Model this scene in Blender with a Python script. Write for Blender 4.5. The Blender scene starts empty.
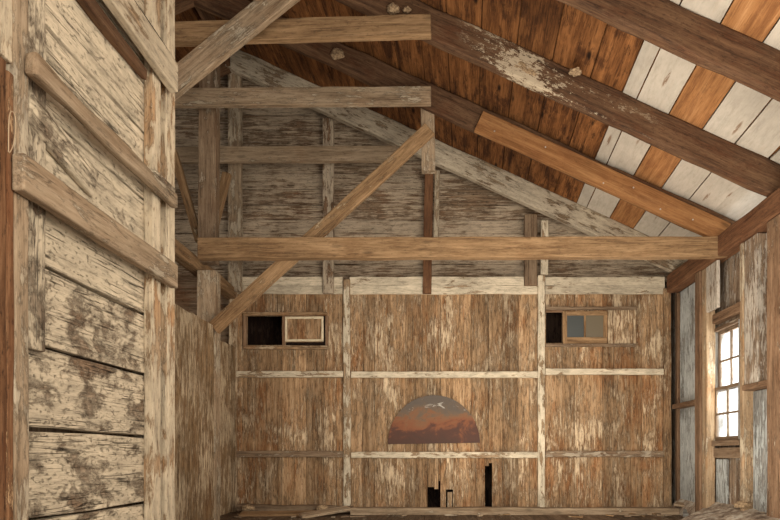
import bpy, math, random
from mathutils import Vector, noise
random.seed(7)
SC = bpy.context.scene
COL = SC.collection
F = 600.0; CX = 440.0; CY = 456.0; H = 0.65        # focal length in px, principal point, eye height
YB = 7.0                                            # depth of the back wall
# ------------------------------------------------------------------ materials
def L(c):   # sRGB 0-255 -> linear
    return tuple(((v/255)/12.92 if v/255 <= .04045 else ((v/255+.055)/1.055)**2.4) for v in c) + (1,)
class NT:
    def __init__(s, name):
        s.m = bpy.data.materials.new(name); s.m.use_nodes = True
        s.t = s.m.node_tree; s.t.nodes.clear()
    def n(s, typ, **kw):
        x = s.t.nodes.new(typ)
        for k, v in kw.items(): setattr(x, k, v)
        return x
    def l(s, a, b): s.t.links.new(a, b)
    def val(s, x, sock):
        if hasattr(x, 'is_output'): s.l(x, sock)
        else: sock.default_value = x
    def math(s, op, a, b=0.0, c=None, clamp=False):
        x = s.n('ShaderNodeMath', operation=op, use_clamp=clamp)
        s.val(a, x.inputs[0]); s.val(b, x.inputs[1])
        if c is not None: s.val(c, x.inputs[2])
        return x.outputs[0]
    def vscale(s, v, sc, off=(0,0,0)):
        x = s.n('ShaderNodeVectorMath', operation='MULTIPLY_ADD')
        s.l(v, x.inputs[0]); x.inputs[1].default_value = sc; x.inputs[2].default_value = off
        return x.outputs[0]
    def noise(s, v, detail=6, rough=.6, dist=0.0, scale=1.0):
        x = s.n('ShaderNodeTexNoise'); s.l(v, x.inputs['Vector'])
        x.inputs['Scale'].default_value = scale; x.inputs['Detail'].default_value = detail
        x.inputs['Roughness'].default_value = rough; x.inputs['Distortion'].default_value = dist
        return x.outputs[0]
    def ramp(s, f, stops):
        x = s.n('ShaderNodeValToRGB'); s.l(f, x.inputs[0])
        e = x.color_ramp.elements
        while len(e) > 1: e.remove(e[-1])
        e[0].position = stops[0][0]; e[0].color = stops[0][1]
        for p, c in stops[1:]:
            k = e.new(p); k.color = c
        return x.outputs[0]
    def smooth(s, f, a, b, lo=0.0, hi=1.0):
        x = s.n('ShaderNodeMapRange', interpolation_type='SMOOTHSTEP')
        s.val(f, x.inputs['Value'])
        for k, v in (('From Min', a), ('From Max', b), ('To Min', lo), ('To Max', hi)): x.inputs[k].default_value = v
        return x.outputs[0]
    def mix(s, f, a, b, blend='MIX'):
        x = s.n('ShaderNodeMix', data_type='RGBA', blend_type=blend)
        s.val(f, x.inputs[0]); s.val(a, x.inputs[6]); s.val(b, x.inputs[7])
        return x.outputs[2]
    def grey(s, f):
        x = s.n('ShaderNodeCombineColor'); [s.val(f, x.inputs[i]) for i in range(3)]
        return x.outputs[0]

def wood(name, dark, mid, light, paint=(205,190,165), stain=(104,66,38), stain_amt=.35, peel=(6,24,24), grain=(1.3,16,16),
         rough=.85, crack=.5, knots=.4, bump=.5, patch=None, peelw=.035, big=(1.7,1.7,1.7), speck=(22,60,60), sp=.5, pv=.62, rv=.4, top=None, pcl=.72):
    k = NT(name)
    a = k.n('ShaderNodeAttribute', attribute_name='gc').outputs['Vector']
    ob = k.n('ShaderNodeTexCoord').outputs['Object']
    rnd = k.n('ShaderNodeAttribute', attribute_name='rnd').outputs['Fac']
    pt_ = k.n('ShaderNodeAttribute', attribute_name='paint').outputs['Fac']
    g1 = k.noise(k.vscale(a, grain), 9, .66, .5)
    g2 = k.noise(k.vscale(a, (6, 110, 110)), 3, .6, .2)
    bl = k.noise(k.vscale(ob, big, (9, 4, 2)), 6, .62, .3)
    g = k.math('ADD', k.math('MULTIPLY', g1, .66), k.math('MULTIPLY', g2, .34))
    col = k.ramp(g, [(.34, L(dark)), (.49, L(mid)), (.66, L(light))])
    s1 = k.noise(k.vscale(a, (2.2, 13, 13), (4, 9, 3)), 7, .7, .3)
    st = k.smooth(k.math('ADD', k.math('MULTIPLY', bl, .5), k.math('MULTIPLY', s1, .5)), .49, .60, 0, stain_amt)
    col = k.mix(st, col, L(stain))
    vo = k.n('ShaderNodeTexVoronoi'); k.l(k.vscale(a, (2.1, 6.5, 6.5)), vo.inputs['Vector']); vo.inputs['Scale'].default_value = 1
    kn = k.smooth(vo.outputs['Distance'], .04, .16, 1, 0)
    col = k.mix(k.math('MULTIPLY', kn, knots), col, L(tuple(int(c*.4) for c in dark)))
    # peeling paint
    p1 = k.noise(k.vscale(a, peel, (3, 7, 1)), 9, .72, .4)
    p2 = k.noise(k.vscale(ob, tuple(v*1.3 for v in big), (1, 2, 8)), 5, .65, .2)
    v = k.math('ADD', p1, k.math('MULTIPLY', k.math('SUBTRACT', p2, .5), pv))
    v = k.math('ADD', v, k.math('MULTIPLY', k.math('SUBTRACT', pt_, .5), .62))
    pm = k.smooth(v, .5-peelw, .5+peelw)
    edge = k.math('MULTIPLY', k.smooth(v, .5-peelw*2.2, .5-peelw*.6), k.smooth(v, .5-peelw*.5, .5+peelw*.3, 1, 0))
    pc = k.ramp(k.noise(k.vscale(a, (8, 34, 34), (5, 5, 5)), 7, .7), [(.32, L(tuple(int(c*pcl) for c in paint))), (.5, L(tuple(int(c*(.72+pcl*.28)) for c in paint))), (.66, L(paint))])
    col = k.mix(k.math('MULTIPLY', edge, .45), col, L(tuple(int(c*.55) for c in dark)))  # thin shadow line along the flake edges, painted into the colour
    col = k.mix(k.math('MULTIPLY', pm, .9), col, pc)
    if top:                                       # dark knots that show through the paint
        vt = k.n('ShaderNodeTexVoronoi'); k.l(k.vscale(a, top, (3, 3, 3)), vt.inputs['Vector']); vt.inputs['Scale'].default_value = 1
        kt = k.math('MULTIPLY', k.smooth(vt.outputs['Distance'], .10, .20, 1, 0), k.smooth(k.noise(k.vscale(a, (9, 30, 30)), 4, .7), .44, .5))
        col = k.mix(k.math('MULTIPLY', kt, .75), col, L((110, 76, 48)))
    # fine dark pits and flecks
    s2 = k.noise(k.vscale(a, speck, (7, 7, 2)), 5, .75)
    pit = k.smooth(s2, .56, .66, 0, sp)
    col = k.mix(pit, col, L(tuple(int(c*.6) for c in dark)))
    lt = k.smooth(s2, .44, .34, 0, sp*.45)
    col = k.mix(lt, col, L(tuple(min(255, int(c*1.12)) for c in light)))
    c1 = k.noise(k.vscale(a, (.9, 34, 34), (2, 1, 6)), 4, .6, 1.0)
    cr = k.smooth(k.math('ABSOLUTE', k.math('SUBTRACT', c1, .5)), 0.0, .014, 1, 0)
    crm = k.math('MULTIPLY', k.math('MULTIPLY', cr, k.smooth(s1, .44, .56)), crack)
    col = k.mix(crm, col, L(tuple(int(c*.35) for c in dark)))
    if patch:                                     # whitish crumbs within a length range of the timber
        x0, x1, amt = patch
        sx = k.n('ShaderNodeSeparateXYZ'); k.l(ob, sx.inputs[0])
        m = k.math('MULTIPLY', k.smooth(sx.outputs[0], x0-.1, x0+.15), k.smooth(sx.outputs[0], x1-.9, x1+.1, 1, 0))
        q = k.noise(k.vscale(a, (20, 42, 42)), 6, .8)
        q2 = k.noise(k.vscale(a, (1.6, 8, 8), (1, 5, 3)), 3, .5)
        q = k.smooth(k.math('ADD', q, k.math('MULTIPLY', k.math('SUBTRACT', q2, .5), .8)), .555, .60)
        col = k.mix(k.math('MULTIPLY', k.math('MULTIPLY', q, m), amt), col, L((190, 172, 144)))
    br = k.math('ADD', k.math('MULTIPLY', rnd, rv), 1-rv/2)
    b2 = k.math('ADD', k.math('MULTIPLY', bl, .9), .55)
    col = k.mix(1.0, col, k.grey(k.math('MULTIPLY', br, b2)), 'MULTIPLY')
    h = k.math('ADD', k.math('MULTIPLY', g, .6), k.math('MULTIPLY', pm, .35))
    h = k.math('SUBTRACT', k.math('SUBTRACT', h, crm), k.math('MULTIPLY', pit, .5))
    bp = k.n('ShaderNodeBump'); bp.inputs['Strength'].default_value = bump; bp.inputs['Distance'].default_value = .014
    k.l(h, bp.inputs['Height'])
    bs = k.n('ShaderNodeBsdfPrincipled'); k.l(col, bs.inputs['Base Color']); bs.inputs['Roughness'].default_value = rough
    bs.inputs['Specular IOR Level'].default_value = .15
    k.l(bp.outputs[0], bs.inputs['Normal'])
    o = k.n('ShaderNodeOutputMaterial'); k.l(bs.outputs[0], o.inputs[0])
    return k.m

M = {}
M['back'] = wood('peeled_tan_boards', (88,62,40), (152,120,86), (184,154,120), paint=(204,180,146), stain=(128,86,52), stain_amt=.85, peel=(7,50,50), peelw=.08, grain=(1.5,20,20), bump=.8, sp=.55, big=(2.2,2.2,1.3), pv=.95, rv=.6)
M['part'] = wood('dull_partition_boards', (88,64,42), (144,114,80), (180,150,114), paint=(206,184,150), stain=(118,80,48), stain_amt=.6, peel=(5,40,40), peelw=.09, grain=(1.6,24,24), bump=.6)
M['frieze'] = wood('cream_frieze', (100,76,52), (150,124,94), (176,150,120), paint=(212,196,168), stain=(110,76,48), peel=(5,18,18), sp=.35)
M['gable'] = wood('grey_gable', (74,54,38), (128,104,80), (158,134,108), paint=(182,162,136), stain=(112,72,42), stain_amt=.6, peel=(3.5,40,40), crack=.9, peelw=.08, grain=(1.6,26,26), sp=.6)
M['near'] = wood('worn_white_boards', (94,76,58), (154,134,110), (184,166,140), paint=(210,192,162), stain=(112,78,52), stain_amt=.5, peel=(8,14,14), crack=.7, bump=1.0, peelw=.07, grain=(2.6,30,30), big=(2.6,2.6,2.6), speck=(45,80,80), sp=.45, knots=.6, pv=.75, rv=.4)
M['nearstud'] = wood('pale_stud', (112,86,62), (154,128,98), (178,154,124), paint=(196,178,150), stain=(156,108,62), stain_amt=.45, peel=(4,20,20), speck=(40,75,75), sp=.45, knots=.2, pv=.9)
M['grey']   = wood('grey_timber', (100,80,60), (148,126,100), (176,154,126), paint=(188,172,146), stain=(118,90,64), stain_amt=.45, sp=.35)
M['greyd']  = wood('dull_timber', (80,62,46), (122,100,78), (152,130,104), paint=(176,160,136), stain=(92,66,44), stain_amt=.45, sp=.4)
M['tan'] = wood('tan_timber', (82,60,40), (136,106,74), (166,134,98), paint=(184,162,130), stain=(96,68,42), stain_amt=.5, sp=.4)
M['rafter'] = wood('brown_rafter', (52,36,26), (92,66,46), (122,92,66), paint=(160,138,110), stain=(84,50,30), stain_amt=.6, sp=.5)
M['rafterc'] = wood('crusted_rafter', (52,36,26), (92,66,46), (122,92,66), paint=(160,138,110), stain=(84,50,30), stain_amt=.6, sp=.5, patch=(2.6,4.3,.85))
M['rafterg'] = wood('painted_rafter', (88,68,50), (140,118,92), (168,148,120), paint=(198,182,156), stain=(104,72,46), peel=(5,26,26))
M['orange'] = wood('fresh_lumber', (106,68,38), (146,100,60), (172,126,82), paint=(200,160,110), stain=(104,64,36), stain_amt=.5, grain=(.8,14,14), bump=.2, knots=.4, crack=.2, sp=.3)
M['plate'] = wood('red_brown_beam', (70,46,30), (108,74,50), (136,98,68), paint=(170,142,108), stain=(88,54,34), stain_amt=.6, sp=.5)
M['roof'] = wood('roof_boards', (54,30,15), (108,68,36), (150,100,58), paint=(224,214,196), stain=(58,33,17), stain_amt=.85, peel=(3,16,16), knots=.95, grain=(1.2,11,11), peelw=.02, crack=.6, big=(3,3,3), speck=(6,20,20), sp=.6, rv=.6)
M['white'] = wood('white_roof_boards', (120,84,50), (150,110,70), (170,130,90), paint=(188,178,162), stain=(104,66,38), peel=(5,22,22), knots=.3, peelw=.02, crack=.12, speck=(3,14,14), sp=.12, pv=.3, bump=.15, top=(1.6,11,11), pcl=.9)
M['right']  = wood('grey_brown_boards', (84,66,50), (134,112,90), (166,146,122), paint=(194,182,164), stain=(108,76,52), stain_amt=.5, peel=(5,34,34))
M['blue'] = wood('blue_grey_boards', (84,80,74), (134,130,122), (164,162,154), paint=(188,190,184), stain=(100,88,74), stain_amt=.35, peel=(5,34,34))
M['brown'] = wood('brown_stud', (80,60,42), (122,94,70), (152,122,94), paint=(190,172,146), stain=(92,62,40), stain_amt=.5)
M['rustpost'] = wood('rusty_post', (58,38,24), (98,66,42), (136,100,70), paint=(190,156,116), stain=(84,48,26), stain_amt=.6, sp=.6)
M['floor']  = wood('floor_boards', (60,46,34), (104,84,64), (140,118,94), paint=(160,146,124), stain=(84,58,36), stain_amt=.4)
M['dark']   = wood('shade_dark_boards', (20,12,8), (36,22,14), (50,32,20), paint=(60,44,32), stain=(28,14,8), knots=.2)  # near-black tone stands in for shade in gaps and behind the back wall

def simple(name, col, rough=.6, metal=0.0):
    m = bpy.data.materials.new(name); m.use_nodes = True
    b = m.node_tree.nodes['Principled BSDF']; b.inputs['Base Color'].default_value = L(col)
    b.inputs['Roughness'].default_value = rough; b.inputs['Metallic'].default_value = metal
    return m
def rust_mat():
    k = NT('rusted_sheet')
    tc = k.n('ShaderNodeTexCoord').outputs['Object']
    sx = k.n('ShaderNodeSeparateXYZ'); k.l(tc, sx.inputs[0])
    n1 = k.noise(k.vscale(tc, (5, 5, 7)), 8, .65, .6)
    f = k.math('ADD', k.math('MULTIPLY', sx.outputs[2], 1.25), k.math('MULTIPLY', k.math('SUBTRACT', n1, .5), .9))
    col = k.ramp(f, [(.0, L((66,38,22))), (.16, L((74,40,22))), (.27, L((118,66,32))), (.38, L((116,76,44))), (.47, L((96,76,56))), (.62, L((84,72,60)))])
    n2 = k.noise(k.vscale(tc, (5, 9, 13), (4, 0, 0)), 7, .7, 1.0)
    m = k.math('MULTIPLY', k.smooth(n2, .60, .66), k.smooth(sx.outputs[2], .3, .42))
    m = k.math('MULTIPLY', m, k.smooth(sx.outputs[0], .0, -.1, 0, 1) if False else .8)
    col = k.mix(m, col, L((178,170,156)))
    n3 = k.noise(k.vscale(tc, (30, 30, 30)), 5, .7)
    col = k.mix(k.smooth(n3, .55, .75, 0, .6), col, L((60,32,18)))
    b = k.n('ShaderNodeBsdfPrincipled'); k.l(col, b.inputs['Base Color']); b.inputs['Roughness'].default_value = .7
    b.inputs['Metallic'].default_value = .15
    bp = k.n('ShaderNodeBump'); bp.inputs['Strength'].default_value = .3; k.l(n3, bp.inputs['Height']); k.l(bp.outputs[0], b.inputs['Normal'])
    k.l(b.outputs[0], k.n('ShaderNodeOutputMaterial').inputs[0])
    return k.m
M['rust'] = rust_mat()
def mud_mat():
    k = NT('dry_mud'); tc = k.n('ShaderNodeTexCoord').outputs['Object']
    n1 = k.noise(k.vscale(tc, (60, 60, 60)), 6, .7)
    b = k.n('ShaderNodeBsdfPrincipled'); k.l(k.ramp(n1, [(.35, L((92,68,46))), (.6, L((164,138,104)))]), b.inputs['Base Color']); b.inputs['Roughness'].default_value = .95
    bp = k.n('ShaderNodeBump'); bp.inputs['Strength'].default_value = .9; k.l(n1, bp.inputs['Height']); k.l(bp.outputs[0], b.inputs['Normal'])
    k.l(b.outputs[0], k.n('ShaderNodeOutputMaterial').inputs[0]); return k.m
M['mud'] = mud_mat()
def glass_mat():
    k = NT('dusty_glass')
    tr = k.n('ShaderNodeBsdfTransparent'); tr.inputs[0].default_value = (.93, .95, .95, 1)
    gl = k.n('ShaderNodeBsdfGlossy'); gl.inputs['Roughness'].default_value = .08
    df = k.n('ShaderNodeBsdfTranslucent'); df.inputs[0].default_value = (.8, .8, .78, 1)
    tc = k.n('ShaderNodeTexCoord').outputs['Object']
    d = k.smooth(k.noise(k.vscale(tc, (6, 6, 6)), 5, .6), .4, .75, .02, .22)
    m1 = k.n('ShaderNodeMixShader'); k.l(d, m1.inputs[0]); k.l(tr.outputs[0], m1.inputs[1]); k.l(df.outputs[0], m1.inputs[2])
    m2 = k.n('ShaderNodeMixShader'); m2.inputs[0].default_value = .05; k.l(m1.outputs[0], m2.inputs[1]); k.l(gl.outputs[0], m2.inputs[2])
    k.l(m2.outputs[0], k.n('ShaderNodeOutputMaterial').inputs[0]); return k.m
M['glass'] = glass_mat()
M['oldglass'] = simple('grimy_glass', (62,64,60), .35)
M['iron'] = simple('rusty_iron', (60,42,32), .7, .6)
M['wire'] = simple('dull_wire', (176,150,118), .5, .3)
M['putty'] = wood('cream_putty', (150,120,84), (196,170,130), (218,196,160), paint=(216,198,164), stain=(160,110,60), knots=0)

# ------------------------------------------------------------------ geometry
class MB:
    """collects boards (subdivided, slightly irregular boxes) with grain coordinates"""
    def __init__(s, origin=(0,0,0)):
        s.o = Vector(origin); s.v = []; s.f = []; s.gc = []; s.r = []; s.p = []
    def board(s, P0, P1, wd, w, t, jit=.003, seg=.18, rnd=None, paint=.4, taper=1.0, ragged=0.0, nw=1):
        P0 = Vector(P0); P1 = Vector(P1); ax = P1 - P0; Ln = ax.length; ax.normalize()
        wd = Vector(wd); wd = (wd - ax*wd.dot(ax)).normalized(); td = ax.cross(wd)
        n = max(1, min(60, int(Ln/seg))); base = len(s.v)
        off = Vector((random.uniform(0, 60), random.uniform(0, 60), random.uniform(0, 60)))
        r = random.random() if rnd is None else rnd
        ring = [(-1 + 2*i/nw, -1) for i in range(nw+1)] + [(1 - 2*i/nw, 1) for i in range(nw+1)]
        K = len(ring)
        for i in range(n+1):
            q = i/n; sc = 1 + (taper-1)*q
            for (a, b) in ring:
                l = q*Ln
                if ragged and i in (0, n): l += (noise.noise(off + Vector((a*3.1, i, 0)))*ragged)
                ja = noise.noise(Vector((l*3.1, a*7, b*.3)) + off)*jit*2; jb = noise.noise(Vector((l*3.7, a*5, b*9)) + off*1.7)*jit
                A = a*w/2*sc + ja*(1 if abs(a) > .99 else 0); B = b*t/2 + jb
                s.v.append(P0 + ax*l + wd*A + td*B - s.o)
                s.gc.append((l+off.x, A+off.y, B+off.z)); s.r.append(r); s.p.append(paint)
        for i in range(n):
            for j in range(K):
                a = base+i*K+j; b = base+i*K+(j+1) % K
                s.f.append((a, b, b+K, a+K))
        s.f.append(tuple(base+j for j in reversed(range(K)))); s.f.append(tuple(base+n*K+j for j in range(K)))
        return s
    def build(s, name, mat, parent=None, bevel=.0):
        me = bpy.data.meshes.new(name); me.from_pydata([tuple(v) for v in s.v], [], s.f)
        a = me.attributes.new('gc', 'FLOAT_VECTOR', 'POINT'); a.data.foreach_set('vector', [c for g in s.gc for c in g])
        a = me.attributes.new('rnd', 'FLOAT', 'POINT'); a.data.foreach_set('value', s.r)
        a = me.attributes.new('paint', 'FLOAT', 'POINT'); a.data.foreach_set('value', s.p)
        me.materials.append(mat)
        o = bpy.data.objects.new(name, me); COL.objects.link(o)
        if parent is not None: o.parent = parent; o.location = s.o - parent.location
        else: o.location = s.o
        me.update()
        import bmesh
        bm = bmesh.new(); bm.from_mesh(me); bmesh.ops.recalc_face_normals(bm, faces=bm.faces); bm.to_mesh(me); bm.free()
        if bevel:
            b = o.modifiers.new('bevel', 'BEVEL'); b.width = bevel; b.segments = 2; b.limit_method = 'ANGLE'; b.angle_limit = math.radians(50)
        return o
def tag(o, label=None, cat=None, group=None, kind=None):
    if label: o['label'] = label
    if cat: o['category'] = cat
    if group: o['group'] = group
    if kind: o['kind'] = kind
    return o
def empty(name, loc):
    o = bpy.data.objects.new(name, None); o.location = loc; o.empty_display_size = .1; COL.objects.link(o); return o
def at(x, y, Y):    # photo position at a known depth -> place in the room
    return Vector(((x-CX)*Y/F, Y, H + (CY-y)*Y/F))
def timber(name, label, cat, P0, P1, wd, w, t, mat, bevel=.006, group=None, **kw):
    P0 = Vector(P0); m = MB(P0); m.board(P0, P1, wd, w, t, **kw)
    return tag(m.build(name, M[mat], None, bevel), label, cat, group)
def inplane(name, label, cat, x0, y0, x1, y1, Y, w, t, mat, **kw):   # timber lying in a plane facing the room, front face at depth Y
    a = at(x0, y0, Y); b = at(x1, y1, Y); a.y += t/2; b.y += t/2
    d = b - a; return timber(name, label, cat, a, b, Vector((-d.z, 0, d.x)), w, t, mat, **kw)
def planks(name, mat, lo, hi, cuts, place, wd, t=.024, holes=(), gap=.004, paint=.5, kind='structure', jit=.002, ptf=None, **kw):
    """boards side by side; place(c, l) -> point at cross position c and length position l"""
    m = MB()
    for i in range(len(cuts)-1):
        c0, c1 = cuts[i], cuts[i+1]; c = (c0+c1)/2
        iv = [(lo, hi)]
        for (h0, h1, z0, z1) in holes:
            if h0 < c < h1:
                nv = []
                for a, b in iv:
                    if z0 > a: nv.append((a, min(b, z0)))
                    if z1 < b: nv.append((max(a, z1), b))
                iv = [(a, b) for a, b in nv if b-a > .01]
        pv = ptf(c) if ptf else paint + random.uniform(-.05, .05)
        r = random.random(); dy = random.uniform(-.003, .003)
        for a, b in iv:
            m.board(place(c, a), place(c, b), wd, (c1-c0)-gap, t, rnd=r, paint=pv, jit=jit, **kw)
    o = m.build(name, M[mat]); 
    if kind: o['kind'] = kind
    return o
def cutlist(a, b, w, must=(), var=.25):
    pts = [a]; x = a
    while x < b - w*.6:
        x += w*random.uniform(1-var, 1+var); pts.append(x)
    pts[-1] = b; must = [m_ for m_ in must if a < m_ < b]
    pts = [p for p in pts if p in (a, b) or all(abs(p-m_) > w*.3 for m_ in must)]
    return sorted(set(pts + must))
Z = lambda zc: zc + H

# ------------------------------------------------------------------ setting
RT = 3.582; RS = .455; RIDGE = -2.4        # roof underside at X=0 above the eye, slope, ridge position
def rz(X): return Z(RT - RS*X)
XR = 2.79                                   # right boards plane
# floor
planks('floor', 'floor', -1.5, 7.7, cutlist(-6.6, 3.2, .2), lambda c, l: (c, l, -.0125), (1,0,0), t=.025, seg=.5, paint=.3)
planks('floor', 'dark', -1.6, 7.8, [-6.8, -3, 0, 3.3], lambda c, l: (c, l, -.05), (1,0,0), t=.03, gap=-.01, seg=3)
# ceiling, right slope: boards run in depth, skewed a little
jo = [1.475, 1.59, 1.85, 2.12, 2.38, 2.645, 2.90]
lc = [1.475, 1.22, .915, .63, .345, .065]
while lc[-1] > RIDGE-.1: lc.append(lc[-1]-random.uniform(.24, .31))
lc[-1] = RIDGE-.02
cuts = sorted(lc) + jo[1:]
white = lambda c: 1.25 if (1.475 < c < 1.85 or c > 2.12) else -.35
def rp(c, l):
    X = c + .045*(l-5.0) if c < 2.7 else c
    return (X, l, rz(X)+.013)
m = MB(); mw = MB(); mo = MB()
for i in range(len(cuts)-1):
    c0, c1 = cuts[i], cuts[i+1]; c = (c0+c1)/2
    wp = white(c); r = random.uniform(.35, .75) if wp > 1 else random.uniform(.1, .95)
    if 1.85 < c < 2.12: r = .85
    (mo if 1.85 < c < 2.12 else m if wp < 1 else mw).board(rp(c, -1.0), rp(c, 7.62), (1, 0, -RS), (c1-c0-.008)*1.09, .024, rnd=r, paint=wp, jit=.002, seg=.3)
m.board((-2.2, -1, rz(-2.2)+.04), (-2.2, 7.62, rz(-2.2)+.04), (1,0,-RS), .9, .02, paint=-.4)
o = m.build('ceiling', M['roof']); o['kind'] = 'structure'
o = mw.build('ceiling', M['white']); o['kind'] = 'structure'
o = mo.build('ceiling', M['orange']); o['kind'] = 'structure'
# outer skin so no sky shows between the boards
m = MB()
m.board((.25, -1, rz(.25)+.05), (.25, 7.62, rz(.25)+.05), (1,0,-RS), 5.82, .02, paint=-.4, jit=0, seg=2)
# left slope
m2 = []
zr = rz(RIDGE)
x = RIDGE
while x > -6.7:
    w = random.uniform(.24, .31); xc = x-w/2
    m.board((xc, -1, zr-RS*(RIDGE-xc)+.013), (xc, 7.62, zr-RS*(RIDGE-xc)+.013), (1,0,RS), w*1.09, .024, paint=-.4, seg=.4)
    x -= w
m.board((-4.6, -1, zr-RS*2.2+.06), (-4.6, 7.62, zr-RS*2.2+.06), (1,0,RS), 5.0, .02, paint=-.4, jit=0, seg=2)
o = m.build('ceiling', M['roof']); o['kind'] = 'structure'

# back partition, vertical boards, with hatch openings and holes
def bx(px): return (px-CX)*YB/F
def bz(py): return Z((CY-py)*YB/F)
holesB = [(bx(247), bx(282), bz(345), bz(316)), (bx(546), bx(562), bz(343), bz(312)),
          (bx(427.5), bx(434.5), -.01, bz(487)), (bx(434.5), bx(440.5), -.01, bz(489)), (bx(438.4), bx(440.5), -.01, bz(481)),
          (bx(446), bx(453), -.01, bz(489.5)), (bx(485), bx(489), -.01, bz(466)), (bx(489), bx(492), -.01, bz(463))]
must = [bx(v) for v in (247, 282, 546, 562, 427.5, 434.5, 438.4, 440.5, 446, 453, 485, 489, 492)]
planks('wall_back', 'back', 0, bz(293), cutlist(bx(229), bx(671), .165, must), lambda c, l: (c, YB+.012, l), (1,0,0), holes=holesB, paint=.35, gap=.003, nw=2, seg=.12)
# gable siding above and to the left
m = MB(); z = bz(278)
while z < zr-.02:
    w = random.uniform(.15, .21); zc_ = z+w/2
    xr = min(3.0, (RT+H-zc_)/RS + .25); xl = max(-6.6, RIDGE-(zr-zc_)/RS - .25)
    m.board((xl, YB+.14, zc_), (xr, YB+.14, zc_), (0,0,1), w-.006, .022, paint=random.uniform(.42, .66), rnd=random.uniform(.3,.9), seg=.15, jit=.004)
    z += w
z = 0
while z < bz(278):
    w = random.uniform(.17, .22); m.board((-6.6, YB+.14, z+w/2), (bx(232), YB+.14, z+w/2), (0,0,1), w-.006, .022, paint=-.1, rnd=0); z += w  # darkest tone: shade over these left boards put into the colour
o = m.build('wall_gable', M['gable']); o['kind'] = 'structure'
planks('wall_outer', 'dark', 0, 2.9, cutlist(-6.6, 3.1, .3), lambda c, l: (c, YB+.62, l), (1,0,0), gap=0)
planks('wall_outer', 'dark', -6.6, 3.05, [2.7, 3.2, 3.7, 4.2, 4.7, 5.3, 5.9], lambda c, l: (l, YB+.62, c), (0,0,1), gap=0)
inplane('board_stub', 'pale stub of wood standing in the small hole at the back wall foot', 'board', 449.8, 508, 449.8, 492, YB+.03, .062, .02, 'nearstud', bevel=.008)
# cream frieze boards
m = MB()
for (a, b) in ((237, 343), (350, 538), (545, 664)):
    for (y0, y1) in ((277.5, 286), (286, 294.5)):
        m.board((bx(a), YB-.012, (bz(y0)+bz(y1))/2), (bx(b), YB-.012, (bz(y0)+bz(y1))/2), (0,0,1), bz(y0)-bz(y1)-.002, .024, paint=.72, seg=.1, jit=.004)
o = m.build('trim_1', M['frieze']); o['kind'] = 'structure'
# right wall boards
WY0, WY1 = 5.48, 6.10; WZ0, WZ1 = Z(.12), Z(1.27)
planks('wall_right', 'right', 0, Z(2.12), cutlist(-1.2, 7.62, .17, (WY0, WY1)), lambda c, l: (XR+.012, c, l), (0,1,0), holes=[(WY0, WY1, WZ0, WZ1)], paint=.42, gap=.003, seg=.15)
planks('wall_left', 'greyd', 0, 4.2, cutlist(-1.2, 7.62, .3), lambda c, l: (-6.6, c, l), (0,1,0), paint=.2, gap=0, seg=1)

# ------------------------------------------------------------------ roof timbers
cs = math.cos(math.atan(RS)); rw = .27*cs
def rafter(name, label, cat, X0, X1, Yb, t, w, mat, drop=0, sgn=1, **kw):
    def b(X):
        zb = (RT-.27-RS*X) if sgn > 0 else (RT-.27-RS*RIDGE) + RS*(X-RIDGE)
        return Vector((X, Yb-t/2, Z(zb-drop) + w/2/cs))
    return timber(name, label, cat, b(X0), b(X1), (RS*sgn, 0, 1), w, t, mat, **kw)
RL = 'rafter'
rafter(RL, 'pale grey-painted rafter lying along the gable wall, farthest of the rafters', 'rafter', RIDGE, 2.86, 6.9, .09, rw, 'rafterg', paint=.6, bevel=.012, jit=.006)
rafter(RL, 'grey-brown rafter whose lower half carries the orange board, second from the gable', 'rafter', RIDGE, 2.88, 5.88, .08, rw-.01, 'rafter', paint=.1, bevel=.015, jit=.01)
rafter(RL, 'rough brown rafter with a whitish crust at its middle, running to the right wall beam', 'rafter', RIDGE, 2.88, 4.894, .09, rw, 'rafterc', paint=.05, bevel=.018, jit=.008)
rafter(RL, 'brown rafter crossing the top right corner, nearest of the rafters', 'rafter', RIDGE, 2.88, 3.92, .09, rw, 'rafter', paint=.08, bevel=.015, jit=.007)
for Yr in (2.94, 1.96):
    rafter(RL, 'rafter overhead nearer than the top right corner one', 'rafter', RIDGE, 2.88, Yr, .09, rw, 'rafter', paint=.08, bevel=.02, group='rafters overhead in front')
rafter('reinforcing_board', 'fresh orange board nailed along the lower half of a rafter above the tie beam', 'board', bx(478)*.84, 2.75, 5.80, .045, .205, 'orange', drop=.035, paint=-.3, bevel=.004, jit=.002)
for i, (Yr, lab) in enumerate(((6.9, 'dark rafter of the left slope by the gable wall'), (5.88, 'dark rafter of the left slope behind the upper post'), (4.894, 'dark rafter of the left slope in the top left gap'), (3.92, 'dark rafter of the left slope nearest the top edge'))):
    rafter(RL, lab, 'rafter', RIDGE-.02, -6.5, Yr, .08, rw-.03, 'rafter', sgn=-1, paint=.0)
def boltdot(P, r=.008):
    import bmesh
    me = bpy.data.meshes.new('nail_head'); bm = bmesh.new()
    bmesh.ops.create_cone(bm, cap_ends=True, segments=8, radius1=r, radius2=r*.8, depth=.006); bm.to_mesh(me); bm.free()
    me.materials.append(M['nail']); o = bpy.data.objects.new('nail_head', me); COL.objects.link(o); o.rotation_euler = (math.pi/2, 0, 0); return o
M['nail'] = simple('nail_steel', (190,180,165), .4, .5)
rb = [o for o in COL.objects if o.name.startswith('reinforcing_board')][0]
for (px, py) in ((494.5, 131), (545.5, 147), (603.5, 183), (633.5, 187.5), (660.5, 209), (693, 219.5)):
    h_ = boltdot(None); p = at(px, py, 5.75); h_.parent = rb; h_.location = p - rb.location

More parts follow.
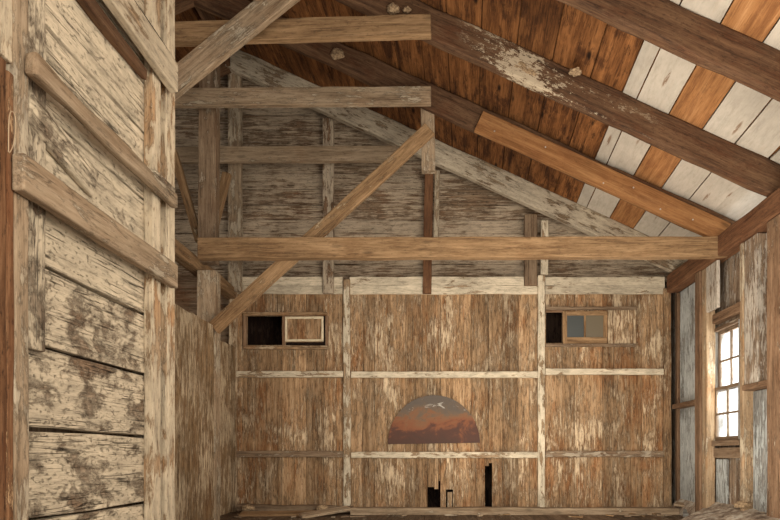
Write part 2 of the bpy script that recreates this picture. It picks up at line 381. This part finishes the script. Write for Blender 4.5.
# collar ties
inplane('collar_beam', 'grey horizontal collar beam ending below the brown rafter, lower of two', 'beam', 100, 97, 431, 94.5, 5.70, .165, .06, 'grey', paint=.35, rnd=.55)
inplane('collar_beam', 'horizontal collar beam with orange-stained right end at the top edge, higher of two', 'beam', 60, 35, 431, 24, 4.74, .165, .06, 'tan', paint=.15, rnd=.5)
# main tie
inplane('tie_beam', 'long tan tie beam spanning the whole room from post to right wall plate', 'beam', 197, 247.5, 729, 246, 5.68, .193, .10, 'tan', paint=.12, rnd=.5, bevel=.008, jit=.004)
inplane('diagonal_brace', 'long diagonal brace crossing behind the tie beam down to the low partition', 'brace', 430, 128, 213, 328, 5.785, .135, .05, 'tan', paint=.3, rnd=.6)
inplane('hanging_post', 'short grey post hanging from the rafter at the top of the long diagonal brace', 'post', 427.5, 100, 428.5, 170, 5.86, .135, .09, 'grey', paint=.35)
inplane('diagonal_brace', 'big pale diagonal brace at the top left passing in front of the upper collar beam', 'brace', 132, 113.5, 325, -42, 4.62, .185, .06, 'grey', paint=.35, rnd=.6)
# posts at the ridge line
inplane('ridge_post', 'tall grey-brown post rising from the tie beam end up to the roof ridge', 'post', 206.5, 262, 207.5, 40, 5.9, .175, .11, 'greyd', paint=.3, rnd=.7)
timber('ridge_post', 'grey post under the ridge behind the far end of the near left wall', 'post', (-2.36, 4.76, 0), (-2.36, 4.76, zr-.02), (1,0,0), .17, .12, 'greyd', paint=.3)
timber('lower_post', 'short pale post under the tie beam end behind the low plank partition', 'post', (-2.30, 5.97, 0), (-2.30, 5.97, Z(1.83)), (1,0,0), .18, .14, 'grey', paint=.4, rnd=.7)
timber('wall_plate', 'rough brown beam running back on the left below the tie beam end', 'beam', (-2.43, 2.9, Z(1.89)), (-2.43, 7.0, Z(1.89)), (0,0,1), .13, .13, 'tan', paint=.25, jit=.008, bevel=.02, rnd=.2)
inplane('knee_brace', 'thin brown brace slanting down left of the tall ridge post', 'brace', 172, 150, 198, 240, 6.05, .075, .06, 'tan', paint=.1)
inplane('knee_brace', 'short brown brace slanting down between ridge post and gable stud', 'brace', 226, 172, 211, 232, 6.1, .085, .06, 'tan', paint=.1, rnd=.2)
timber('ridge_board', 'dark board along the roof ridge', 'board', (RIDGE, -1, zr-.14), (RIDGE, 7.5, zr-.14), (0,0,1), .22, .04, 'rafter', paint=-.2)
# purlin / plate right
timber('wall_plate', 'reddish brown beam along the top of the right wall', 'beam', (2.70, -1, Z(1.99)), (2.70, 6.97, Z(1.99)), (0,0,1), .20, .14, 'plate', paint=-.1, bevel=.012, rnd=.55, jit=.005)
timber('eave_block', 'dark block filling the eave between the nearest rafters', 'block', (2.86, -1, Z(2.19)), (2.86, 4.8, Z(2.19)), (0,0,1), .2, .03, 'rafter', paint=-.2)
timber('eave_block', 'dark block filling the eave beyond the orange reinforced rafter', 'block', (2.86, 5.88, Z(2.19)), (2.86, 7.6, Z(2.19)), (0,0,1), .2, .03, 'rafter', paint=-.2)
# gable studs and beam
inplane('gable_beam', 'dull grey horizontal beam across the gable boards behind the ridge post', 'beam', 170, 154, 397, 153, 6.72, .17, .06, 'grey', paint=.25, rnd=.3)
inplane('gable_stud', 'wide pale stud on the gable wall just right of the ridge post', 'stud', 234, 60, 234, 291, 6.9, .145, .09, 'grey', paint=.45, rnd=.35)
inplane('gable_stud', 'narrow peeling stud on the gable wall ending in a brown foot left of centre', 'stud', 328, 118, 328, 293, 6.93, .125, .06, 'brown', paint=.55, rnd=.4)
inplane('gable_stud', 'brown stud on the gable wall below the hanging post', 'stud', 429, 165, 427, 293, 6.93, .10, .06, 'plate', paint=.1, rnd=.2)
inplane('gable_stud', 'pale strip standing right beside the brown stud below the hanging post', 'stud', 437, 170, 436, 258, 6.95, .06, .04, 'grey', paint=.5, rnd=.4)
inplane('gable_stud', 'wide brown stud under the right part of the tie beam', 'stud', 531, 214, 531, 285, 6.93, .15, .06, 'greyd', paint=.1, rnd=.3)
inplane('gable_stud', 'thin pale stud right of the wide brown one under the gable rafter', 'stud', 545, 220, 544.5, 274, 6.94, .085, .05, 'frieze', paint=.6, rnd=.6)

# ------------------------------------------------------------------ back wall battens and girts
def strip(name, label, cat, x0, y0, x1, y1, wpx, mat='frieze', t=.035, Y=YB-.047, **kw):
    return inplane(name, label, cat, x0, y0, x1, y1, Y, wpx*Y/F, t, mat, **kw)
strip('wall_batten', 'vertical cream batten on the back wall left of the rusty half disc', 'batten', 346.5, 279, 347, 507, 7, paint=.5, rnd=.5)
strip('wall_batten', 'vertical cream batten on the back wall left of the hatch with two panes', 'batten', 541.5, 275, 541.5, 508, 7, paint=.6, rnd=.6)
strip('wall_batten', 'vertical brown board closing the right end of the back wall', 'batten', 667.5, 288, 668, 507, 7.5, mat='back', paint=.35, rnd=.3)
strip('wall_batten', 'vertical board at the left end of the back wall beside the low partition', 'batten', 232.5, 289, 232.5, 508, 8, mat='back', paint=.5, rnd=.4)
for (a, b, y, lab, mt, p) in ((236, 343, 374, 'upper horizontal rail under the left hatch', 'frieze', .6), (351, 538, 374.5, 'upper horizontal rail above the rusty half disc', 'frieze', .65), (545.5, 664, 371.5, 'upper horizontal rail under the right hatch with panes', 'frieze', .7),
        (236, 343, 454, 'dark lower horizontal rail at the left end of the back wall', 'greyd', .35), (351, 538, 455, 'lower horizontal rail below the rusty half disc', 'frieze', .6), (545.5, 664, 454, 'dull lower horizontal rail at the right end of the back wall', 'greyd', .45)):
    strip('wall_rail', lab, 'rail', a, y, b, y, 6.2, mat=mt, t=.045, Y=YB-.046, paint=p, rnd=.55)

# ------------------------------------------------------------------ hatches
def bar(parent, name, x0, y0, x1, y1, mat, t=.03, Y=YB-.03, paint=.3, rnd=.5, vert=False):  # rectangle in px
    a = at((x0+x1)/2, (y0+y1)/2, Y); w = abs(x1-x0)*Y/F; h = abs(y1-y0)*Y/F
    m = MB(a)
    if w > h and not vert: m.board(a-Vector((w/2,-t/2,0)), a+Vector((w/2,t/2,0)), (0,0,1), h, t, paint=paint, rnd=rnd, jit=.0015)
    else: m.board(a-Vector((0,-t/2,h/2)), a+Vector((0,t/2,h/2)), (1,0,0), w, t, paint=paint, rnd=rnd, jit=.0015)
    return m.build(name, M[mat], parent, .003)
h1 = tag(empty('sliding_hatch', at(287, 348, YB)), 'small sliding hatch left of the room, half open, solid panel edged in cream putty', 'hatch')
bar(h1, 'frame_rail', 243, 312, 327, 315.5, 'back', paint=.2, rnd=.3, Y=YB-.04); bar(h1, 'frame_rail', 243, 345.5, 328, 349, 'back', paint=.4, Y=YB-.04)
bar(h1, 'frame_stile', 243, 315.5, 246, 345.5, 'brown', Y=YB-.04, paint=.1); bar(h1, 'frame_stile', 325.5, 315.5, 328, 345.5, 'brown', paint=.3, Y=YB-.04)
bar(h1, 'shade_backing', 286, 315.5, 325, 345.5, 'dark', t=.004, Y=YB-.006, paint=.5, rnd=.0)  # dark sheet standing in for shade in the gap around the panel
p1 = bar(h1, 'panel', 283, 316, 323, 342, 'back', t=.012, Y=YB-.022, paint=.25, rnd=.5, vert=True)
def sub(parent, name, *a, **k):
    o = bar(parent.parent, name, *a, **k); w = o.location.copy() + parent.parent.location
    o.parent = parent; o.location = w - (parent.location + parent.parent.location); return o
for r_ in ((285, 316.5, 323.5, 318.8), (285, 339.2, 323.5, 341.3), (285, 318.8, 287, 339.2), (321.3, 318.8, 323.5, 339.2)):
    sub(p1, 'putty_edge', *r_, 'putty', t=.010, Y=YB-.034, paint=1.1, rnd=.6)
bar(h1, 'meeting_stile', 282, 315.5, 284.6, 345.5, 'brown', Y=YB-.038, t=.02, paint=.1)
h2 = tag(empty('sliding_hatch', at(590, 345, YB)), 'small sliding hatch on the right with a two-pane wooden sash, dark gap at its left', 'hatch')
bar(h2, 'frame_rail', 545.5, 306.5, 637, 309.5, 'greyd', Y=YB-.04, paint=.2, rnd=.2); bar(h2, 'frame_rail', 545.5, 343.5, 636, 346.5, 'greyd', paint=.35, Y=YB-.04)
bar(h2, 'frame_stile', 633.5, 309.5, 636, 343.5, 'back', paint=.5, Y=YB-.036)
bar(h2, 'frame_rail', 545.5, 310, 563, 312, 'brown', Y=YB-.03, paint=.1)
s2 = bar(h2, 'sash', 563, 311, 567.2, 344, 'tan', t=.02, Y=YB-.036, paint=.0, rnd=.6)
for r_ in ((567.2, 311, 607, 315.2), (567.2, 337.2, 607, 343.5), (603.5, 315, 607.5, 337.4), (584, 315, 586, 337.4)):
    sub(s2, 'sash_bar', *r_, 'tan', t=.018, Y=YB-.035, paint=.1, rnd=.55)
def pane(parent, x0, y0, x1, y1, Y, mat):
    a = at(x0, y1, Y); b = at(x1, y0, Y); o = at((x0+x1)/2, (y0+y1)/2, Y)
    me = bpy.data.meshes.new('glass_pane'); e = .004
    vs = [(a.x, a.y, a.z), (b.x, a.y, a.z), (b.x, a.y, b.z), (a.x, a.y, b.z)]; vs += [(x, y+e, z) for x, y, z in vs]
    me.from_pydata([tuple(Vector(v)-o) for v in vs], [], [(0,1,2,3), (7,6,5,4), (0,4,5,1), (1,5,6,2), (2,6,7,3), (3,7,4,0)]); me.materials.append(mat)
    ob = bpy.data.objects.new('glass_pane', me); COL.objects.link(ob); ob.parent = parent
    base = parent.location + (parent.parent.location if parent.parent else Vector()); ob.location = o - base
pane(s2, 567, 315, 584, 337.4, YB-.022, M['oldglass']); pane(s2, 586, 315, 603.6, 337.4, YB-.022, simple('tan_grimy_glass', (98,86,66), .35))
bar(h2, 'cover_board', 608, 310, 633.5, 343.5, 'back', t=.01, Y=YB-.012, paint=.5, rnd=.6, vert=True)

# half disc of rusty sheet metal
def half_disc():
    Y = YB-.02; c = at(434, 443.5, Y); R = 46*Y/F; n = 40; vs = []; th = .006
    pts = [(R*math.cos(math.pi*i/n), R*1.05*math.sin(math.pi*i/n)) for i in range(n+1)]
    N = len(pts)
    for y in (0, th): vs += [(x, y, z) for x, z in pts]
    fs = [tuple(range(N)), tuple(reversed(range(N, 2*N)))] + [(i, (i+1) % N, (i+1) % N+N, i+N) for i in range(N)]
    me = bpy.data.meshes.new('half_disc'); me.from_pydata(vs, [], fs); me.materials.append(M['rust'])
    o = bpy.data.objects.new('half_disc', me); o.location = c; o.rotation_euler = (0, math.radians(-.9), 0); COL.objects.link(o)
    tag(o, 'rusty half-round sheet of metal fixed on the middle of the back wall', 'metal sheet')
half_disc()

# ------------------------------------------------------------------ right wall timbers
XS = 2.66
def rstud(label, y0, y1, mat, name='wall_stud', z0=0, z1=Z(1.885), x0=XS, x1=XR-.002, **kw):
    t = x1-x0; yc = (y0+y1)/2
    return timber(name, label, 'stud', ((x0+x1)/2, yc, z0), ((x0+x1)/2, yc, z1), (0,1,0), y1-y0, t, mat, **kw)
def yof(px, X=XS): return X*F/(px-CX)
rstud('dark strip for the shaded gap in the far right corner by the back wall', 6.93, 6.99, 'brown', x0=2.74, paint=.0, rnd=.1)  # dark strip put where the corner gap is only shaded
rstud('brown stud of the right wall left of the window, dark side', 6.10, 6.22, 'brown', x0=2.64, paint=.1, rnd=.3)
rstud('stud coloured pale as lit, forming the left jamb of the right window', 5.99, 6.09, 'nearstud', x1=2.75, paint=.35, rnd=.6)  # light on the jamb put into its pale colour
rstud('wide weathered grey board stud right of the window', yof(755), yof(742), 'right', z0=Z(.62), paint=.5, rnd=.75, x0=2.68)
rstud('narrow stud coloured pale as lit, forming the near jamb of the right window', yof(741.8), yof(738.5), 'nearstud', x0=2.67, paint=.4, rnd=.5)  # pale colour stands in for the lit edge
rstud('brown stud at the right edge of the view', yof(782), yof(769), 'brown', paint=.25, rnd=.6, x0=2.64)
for yy in (4.0, 3.2, 2.4, 1.6):
    rstud('brown stud of the right wall nearer than the view edge', yy-.05, yy+.05, 'brown', group='right wall studs in front')
def rgirt(label, ya, yb, zc, h, mat, name='wall_girt', x0=XS+.005, x1=XR, **kw):
    return timber(name, label, 'rail', ((x0+x1)/2, ya, Z(zc)), ((x0+x1)/2, yb, Z(zc)), (0,0,1), h, x1-x0, mat, **kw)
rgirt('short horizontal rail between corner and brown stud left of the window', 6.22, 6.9, .565, .05, 'brown', paint=.2)
rgirt('short horizontal rail right of the window under the grey boards', 4.86, 5.30, .60, .05, 'brown', paint=.1)
rgirt('horizontal brown header above the right window', 5.34, 6.16, 1.36, .09, 'brown', x0=2.72, paint=.1)
rgirt('board under the sill of the right window', 5.34, 6.16, .03, .10, 'greyd', x0=2.73, paint=.1)
# extra vertical weathered boards on the right wall (blue grey low part)
rstud('blue-grey vertical board low on the right wall beyond the window', 6.44, 6.9, 'blue', name='wall_board', x0=XR-.03, x1=XR-.004, paint=.6, rnd=.8)
rstud('blue-grey vertical board below the right window sill', 5.78, 6.0, 'blue', name='wall_board', x0=XR-.03, x1=XR-.004, z1=Z(-.03), paint=.55, rnd=.7)
rstud('wide pale grey board above the left part of the right window', 5.76, 6.09, 'right', name='wall_board', x0=2.66, x1=2.69, z0=Z(1.43), paint=.62, rnd=.8)
rstud('blue-grey weathered panel under the rail right of the window', 4.93, 5.46, 'blue', name='wall_board', x0=XR-.03, x1=XR-.004, z1=Z(.57), paint=.45, rnd=.6)
# window
win = empty('window_1', (XR, (WY0+WY1)/2, WZ0)); win['kind'] = 'structure'
def wbar(parent, name, y0, y1, z0, z1, x0, x1, mat='greyd', **kw):
    c = Vector(((x0+x1)/2, (y0+y1)/2, (z0+z1)/2)); m = MB(c); t = x1-x0
    if (z1-z0) > (y1-y0): m.board((c.x, c.y, z0), (c.x, c.y, z1), (0,1,0), y1-y0, t, jit=.0008, **kw)
    else: m.board((c.x, y0, c.z), (c.x, y1, c.z), (0,0,1), z1-z0, t, jit=.0008, **kw)
    o = m.build(name, M[mat], None, .002)
    base = parent.location + (parent.parent.location if parent.parent else Vector())
    o.parent = parent; o.location = c - base; return o
fx0, fx1 = XR-.05, XR+.06
wbar(win, 'window_frame', WY1-.09, WY1, WZ0, WZ1, fx0, fx1, 'blue', paint=.2)
wbar(win, 'window_frame', WY0, WY0+.03, WZ0, WZ1, fx0, fx1, 'blue', paint=.2)
wbar(win, 'window_frame', WY0, WY1, WZ1-.035, WZ1, fx0, fx1, 'greyd', paint=.3)
wbar(win, 'window_sill', WY0-.03, WY1+.02, WZ0-.02, WZ0+.03, fx0-.03, fx1, 'greyd', paint=.1)
zm = Z(.66); ya, yb = WY0+.03, WY1-.09
def sash(z0, z1, xa):
    s = wbar(win, 'sash', yb-.03, yb, z0, z1, xa, xa+.03, 'greyd', paint=.1, rnd=.4)
    wbar(s, 'sash_stile', ya, ya+.03, z0, z1, xa, xa+.03, 'nearstud', paint=.3)
    wbar(s, 'sash_rail', ya, yb, z0, z0+.04, xa, xa+.03, paint=.1, rnd=.4); wbar(s, 'sash_rail', ya, yb, z1-.03, z1, xa, xa+.03, paint=.1, rnd=.4)
    wbar(s, 'muntin', (ya+yb)/2-.009, (ya+yb)/2+.009, z0, z1, xa+.003, xa+.027, paint=.3)
    wbar(s, 'muntin', ya, yb, (z0+z1)/2-.009, (z0+z1)/2+.009, xa+.003, xa+.027, paint=.2, rnd=.3)
    me = bpy.data.meshes.new('glass_pane'); X = 0; w = (yb-ya)/2; h = (z1-z0)/2
    me.from_pydata([(0,-w,-h), (0,w,-h), (0,w,h), (0,-w,h), (.003,-w,-h), (.003,w,-h), (.003,w,h), (.003,-w,h)], [], [(0,3,2,1), (4,5,6,7), (0,1,5,4), (1,2,6,5), (2,3,7,6), (3,0,4,7)])
    me.materials.append(M['glass']); o = bpy.data.objects.new('glass_pane', me); COL.objects.link(o)
    o.parent = s; o.location = Vector((xa+.015, (ya+yb)/2, (z0+z1)/2)) - s.location - win.location
sash(zm-.02, WZ1-.035, XR-.005); sash(WZ0+.03, zm+.02, XR-.04)

# ------------------------------------------------------------------ low partition on the left (vertical boards)
planks('wall_partition', 'part', 0, Z(1.26), [3.6, 3.85, 4.1, 4.4, 4.68, 4.95, 5.30, 5.82], lambda c, l: (-2.205, c, l), (0,1,0), t=.026, paint=.42, gap=.006, ragged=.03, nw=2)
planks('wall_partition', 'part', 0, Z(1.25), [6.1, 6.38, 6.62, 6.8, 6.97], lambda c, l: (-2.385, c, l), (0,1,0), t=.026, paint=.45, gap=.006, ragged=.03)

# ------------------------------------------------------------------ near wall on the left
XN = -1.2
jn = [-.65, -.44, -.19, .08, .33, .575, .80, 1.04, 1.31, 1.595, 1.86, 2.15, 2.45, 2.75, 3.05]
mN = MB()
for i in range(len(jn)-1):
    a, b = jn[i], jn[i+1]; pn = .25 if b < .1 else (.5 if b < .6 else .72)
    pn = {5: .74, 4: .58, 3: .52, 2: .60, 1: .6}.get(i, .82)
    mN.board((XN-.013, -.3, Z((a+b)/2)), (XN-.013, 2.55, Z((a+b)/2)), (0,0,1), b-a-.010, .026, paint=pn, rnd=random.uniform(.45, .75), jit=.003, seg=.06, nw=3)
o = mN.build('wall_near', M['near'], None, .003); o['kind'] = 'structure'
planks('wall_near', 'greyd', -.65+H, Z(3.0), [-.3, .2, .7, 1.2, 1.7, 2.2, 2.66], lambda c, l: (XN-.13, c, l), (0,1,0), gap=0, paint=.2)
def nstud(label, y0, y1, x0, x1, mat, z0=0, z1=Z(3.0), name='wall_stud', **kw):
    return timber(name, label, 'stud', ((x0+x1)/2, (y0+y1)/2, z0), ((x0+x1)/2, (y0+y1)/2, z1), (0,1,0), y1-y0, x1-x0, mat, **kw)
def yn(px, X): return X*F/(px-CX)
nstud('pale cream stud of the near left wall crossing the board ends', yn(143.5, -1.2), yn(161, -1.16), XN, -1.16, 'nearstud', paint=.55, rnd=.75, seg=.08, jit=.003)
nstud('narrow pale board closing the far end of the near left wall', yn(161.5, -1.19), yn(168, -1.17), XN-.02, -1.17, 'nearstud', paint=.55, rnd=.6, name='wall_board')
nstud('pale outermost end board of the near left wall', yn(168.2, -1.165), yn(175.5, -1.165), XN-.12, -1.165, 'nearstud', paint=.6, rnd=.65, name='wall_board')
nstud('grey vertical stud at the left of the near wall, its wide face', yn(28, -1.18), yn(46.5, -1.18), XN, -1.18, 'near', z0=Z(.31), paint=.5, rnd=.4, seg=.08)
nstud('narrow grey edge stud beside the rusty brown post', yn(15, -1.15), yn(29.5, -1.15), XN, -1.15, 'grey', paint=.4, rnd=.4, seg=.08)
nstud('rusty brown post at the left edge of the view', yn(-22, -1.15), yn(7, -1.15), XN, -1.15, 'rustpost', z1=Z(1.05), paint=-.1, rnd=.5, seg=.08)
nstud('tan strip on the rusty post beside the grey stud', yn(7.3, -1.15), yn(14.8, -1.15), XN, -1.15, 'rustpost', z1=Z(1.03), paint=.3, rnd=.9, seg=.08, name='wall_board')
nstud('cream boards above the rusty brown post at the top left corner', yn(-22, -1.155), yn(14, -1.155), XN, -1.155, 'nearstud', z0=Z(1.06), paint=.7, rnd=.7)
def nrail(label, za, zb, y0, y1, mat, x0=-1.145, x1=-1.11, **kw):
    return timber('wall_rail', label, 'rail', ((x0+x1)/2, y0, Z((za+zb)/2)), ((x0+x1)/2, y1, Z((za+zb)/2)), (0,0,1), zb-za, x1-x0, mat, **kw)
nrail('thick grey rail across the near left wall, lower of its rails',   .71, .81, yn(24, -1.11), yn(178.5, -1.11), 'grey', paint=.3, rnd=.35, jit=.002, seg=.1)
nrail('thin wavy grey-brown rail above the thick one on the near wall', 1.05, 1.11, yn(36, -1.11), yn(179, -1.11), 'grey', paint=.25, rnd=.2, jit=.008, seg=.06, bevel=.01)
nrail('pale rail near the top of the near left wall', 1.54, 1.66, yn(30, -1.1), yn(178.5, -1.11), 'nearstud', paint=.65, rnd=.5, jit=.004, seg=.08)
nrail('dark rough strip of bark under the top pale rail', 1.50, 1.54, .9, yn(152, -1.15), 'rafter', x0=-1.195, x1=-1.165, paint=.0, rnd=.0, jit=.008, seg=.04)
nrail('dark thin strip standing in for the shadow gap above the top pale rail', 1.66, 1.685, yn(60, -1.13), yn(176, -1.13), 'dark', x0=-1.145, x1=-1.125, paint=.1, jit=.003)  # dark strip imitates the shadow in the gap over the rail
nrail('short split piece of lath between the rails on the end stud', 1.10, 1.135, yn(155, -1.12), yn(176, -1.12), 'near', x0=-1.165, x1=-1.12, paint=.5, rnd=.3, jit=.005, seg=.04)
# split piece hanging off a board
timber('split_board', 'broken pale board end with brown tip between the wall rails', 'board', (-1.185, 1.72, Z(1.0)), (-1.185, 2.06, Z(.93)), (0,0,1), .10, .02, 'near', paint=.6, rnd=.5, ragged=.02, seg=.05)
# wire hook on the rusty post
cu = bpy.data.curves.new('wire_loop', 'CURVE'); cu.dimensions = '3D'; cu.bevel_depth = .0016
sp = cu.splines.new('NURBS'); pts = [(8.5,152),(8.5,130),(8.8,116),(11,110),(14.5,113),(16,122),(15,138),(12,150),(9,153)]
sp.points.add(len(pts)-1)
for q, (a, b) in zip(sp.points, pts):
    Yq = 1.15*F/(CX-a); v = at(a, b, Yq); q.co = (v.x+.0, v.y, v.z, 1)
sp.use_endpoint_u = True; cu.materials.append(M['wire'])
wt = bpy.data.objects.new('wire_tmp', cu); COL.objects.link(wt)
wo = bpy.data.objects.new('wire_loop', bpy.data.meshes.new_from_object(wt)); bpy.data.objects.remove(wt); COL.objects.link(wo); tag(wo, 'thin bent wire loop hanging on the rusty brown post', 'wire')

# ------------------------------------------------------------------ mud nests and floor clutter
def lump(name, label, cat, P, r, sq=(1,1,1), mat='mud', seed=0, group=None):
    import bmesh
    bm = bmesh.new(); bmesh.ops.create_icosphere(bm, subdivisions=4, radius=1)
    for v in bm.verts:
        d = 1 + .35*noise.noise(v.co*1.6+Vector((seed, 0, 0))) + .18*noise.noise(v.co*5+Vector((seed, 3, 0)))
        v.co = Vector((v.co.x*sq[0], v.co.y*sq[1], v.co.z*sq[2]))*d*r
    me = bpy.data.meshes.new(name); bm.to_mesh(me); bm.free(); me.materials.append(M[mat])
    for p in me.polygons: p.use_smooth = True
    o = bpy.data.objects.new(name, me); o.location = P; COL.objects.link(o); return tag(o, label, cat, group)
lump('mud_nest', 'pale lumpy mud nest on top of the upper collar beam end', 'nest', at(393, 9, 4.78), .045, (1.1, .8, .8), seed=1)
lump('mud_nest', 'small mud lump right of the pale nest on the upper collar beam', 'nest', at(407, 10, 4.78), .03, (1, .8, .8), seed=2)
lump('mud_nest', 'mud nest on the rafter between the two collar beams', 'nest', at(337, 54, 5.79), .07, (1, .35, .7), seed=3)
lump('mud_nest', 'crusted mud patch on the middle of the rough brown rafter', 'nest', at(526, 70, 4.82), .10, (1.4, .2, .55), seed=5).rotation_euler = (0, .43, 0)
lump('mud_nest', 'mud daub stuck on the ceiling boards between two rafters', 'nest', at(575, 72, 4.69), .045, (1.1, 1, .35), seed=6)

inplane('floor_beam', 'long grey beam lying along the foot of the back wall', 'beam', 350, 512.5, 680, 513, 6.62, .10, .14, 'grey', paint=.25, rnd=.35, jit=.006, bevel=.01)
inplane('floor_beam', 'dark beam lying at the foot of the back wall on the left', 'beam', 236, 508, 352, 510, 6.72, .075, .12, 'greyd', paint=.1, rnd=.1, jit=.008)
def loose(label, x0, y0, x1, y1, Ya, Yb, w, t, mat, **kw):
    a = at(x0, y0, Ya); b = at(x1, y1, Yb); a.z = max(a.z, t/2+.002); b.z = max(b.z, t/2+.002)
    return timber('loose_board', label, 'board', a, b, Vector((0, 1, .25)), w, t, mat, ragged=.03, **kw)
loose('pale loose board sloping up against the dark floor beam', 300, 524, 350, 508, 6.3, 6.66, .11, .03, 'grey', paint=.4, rnd=.9)
loose('tan loose board lying flat at the lower left of the back wall', 240, 517, 325, 513, 6.5, 6.55, .12, .03, 'tan', paint=.2, rnd=.6)
loose('grey loose plank on the floor before the right wall', 684, 513, 776, 517, 6.5, 6.1, .16, .04, 'blue', paint=.3, rnd=.6)
loose('grey loose plank tilted on the debris by the right corner', 676, 504, 725, 512, 6.75, 6.4, .09, .03, 'grey', paint=.3, rnd=.4)
def mound():
    nx, ny = 30, 70; vs = []; fs = []
    x0, x1, y0, y1 = 1.9, 2.785, 4.2, 6.98
    for i in range(nx+1):
        for j in range(ny+1):
            x = x0+(x1-x0)*i/nx; y = y0+(y1-y0)*j/ny; xs = 1.9 + .74*min(1, max(0, (y-5.3)/1.0)); u = max(0, (x-xs)/(x1-xs))
            z = .185*u**.8 + .02*noise.noise(Vector((x*3, y*3, 1)))*min(1, u*3) + .02*min(1, u*6)*noise.noise(Vector((x*14, y*14, 4)))
            vs.append((x-x0, y-y0, z if u > 0 else -.01))
    for i in range(nx):
        for j in range(ny):
            a = i*(ny+1)+j; fs.append((a, a+ny+1, a+ny+2, a+1))
    me = bpy.data.meshes.new('debris'); me.from_pydata(vs, [], fs)
    k = NT('dusty_rubble'); tc = k.n('ShaderNodeTexCoord').outputs['Object']
    n1 = k.noise(k.vscale(tc, (9, 9, 9)), 8, .72)
    b = k.n('ShaderNodeBsdfPrincipled'); k.l(k.ramp(n1, [(.38, L((84,66,50))), (.5, L((146,128,108))), (.6, L((184,174,156)))]), b.inputs['Base Color']); b.inputs['Roughness'].default_value = .95
    bp = k.n('ShaderNodeBump'); bp.inputs['Strength'].default_value = .9; k.l(n1, bp.inputs['Height']); k.l(bp.outputs[0], b.inputs['Normal'])
    k.l(b.outputs[0], k.n('ShaderNodeOutputMaterial').inputs[0]); me.materials.append(k.m)
    o = bpy.data.objects.new('debris', me); o.location = (x0, y0, 0); COL.objects.link(o)
    tag(o, 'grey dusty debris banked up along the foot of the right wall', 'debris', kind='stuff')
mound()
for i in range(26):
    Y = random.uniform(6.25, 6.6); X = random.choice((random.uniform(1.8, 2.45), random.uniform(-2.2, 2.4)))
    a = Vector((X, Y, .012)); an = random.uniform(0, 3.1); Ls = random.uniform(.05, .16)
    timber('wood_splinter', 'small splinter of wood lying on the floor before the back wall', 'splinter', a, a+Vector((math.cos(an)*Ls, math.sin(an)*Ls*.5, .004)), (math.sin(an), -math.cos(an), 0), random.uniform(.015, .04), .014, random.choice(('grey','tan','greyd')), group='wood splinters on the floor', ragged=.01, bevel=0)
for (px, py, s_) in ((248, 508, 1), (322, 508, 3), (743, 505, 4)):
    lump('rubble', {248: 'tan lump of rubble in the left corner by the partition', 322: 'tan lump of rubble on the dark floor beam', 743: 'pale lump of rubble at the foot of the right wall'}[px], 'rubble', at(px, py, 6.6 if px < 700 else 5.3), .055, (1.3, .8, .6), seed=s_)

# nails on the near wall
for (px, py, zz) in ((24, 122, 0), (24, 176, 0), (27, 202, 0)):
    h_ = boltdot(None, .003); h_.name = 'nail'; h_.rotation_euler = (0, math.pi/2, 0); Yq = 1.16*F/(CX-px); h_.location = at(px, py, Yq)
    tag(h_, {122: 'topmost nail in the narrow grey edge stud', 176: 'nail in the thick grey rail end', 202: 'lowest nail in the narrow grey edge stud'}[py], 'nail')

# ------------------------------------------------------------------ camera, light
cam = bpy.data.cameras.new('camera'); co = bpy.data.objects.new('camera', cam); COL.objects.link(co)
co.location = (0, 0, H); co.rotation_euler = (math.pi/2, 0, 0)
cam.sensor_width = 36; cam.lens = F/780*36; cam.shift_x = (390-CX)/780; cam.shift_y = (CY-260)/780; cam.clip_start = .05
SC.camera = co
w = bpy.data.worlds.new('world'); SC.world = w; w.use_nodes = True
bg = w.node_tree.nodes['Background']; bg.inputs[0].default_value = (1.0, .96, .90, 1); bg.inputs[1].default_value = 1.5
def area(name, loc, target, size, power, col=(1, .945, .86)):
    l = bpy.data.lights.new(name, 'AREA'); l.size = size; l.energy = power; l.color = col; l.shape = 'SQUARE'
    o = bpy.data.objects.new(name, l); o.location = loc; COL.objects.link(o)
    o.rotation_euler = (Vector(target)-Vector(loc)).to_track_quat('-Z', 'Y').to_euler(); return o
area('light_key', (2.0, -.6, 1.0), (-.2, 6.5, 2.2), 1.8, 100)
area('light_up', (1.2, 3.0, .3), (1.3, 5.2, 3.2), 1.6, 45)
area('light_floor_bounce', (1.1, 5.0, .06), (1.3, 5.0, 3), 2.4, 52, (1, .93, .83))  # added lamp standing in for light bounced off the floor
area('light_fill_left', (.9, 3.2, 1.4), (-2.3, 5.8, .4), 1.0, 12)  # added fill that brightens the left partition, no source there
area('light_fill_right', (.2, 3.0, 1.5), (2.8, 5.8, 1.5), 1.0, 42)  # unseen fill put in to brighten the right wall
area('light_fill_near', (.3, .2, 1.6), (-1.2, 1.9, 1.3), .9, 12)  # extra fill added for the near left wall
area('light_window', (XR+.5, 5.8, Z(.7)), (0, 5.4, 1.2), .8, 40, (.9, .95, 1))
SC.view_settings.view_transform = 'Standard'; SC.view_settings.look = 'None'; SC.view_settings.exposure = .42
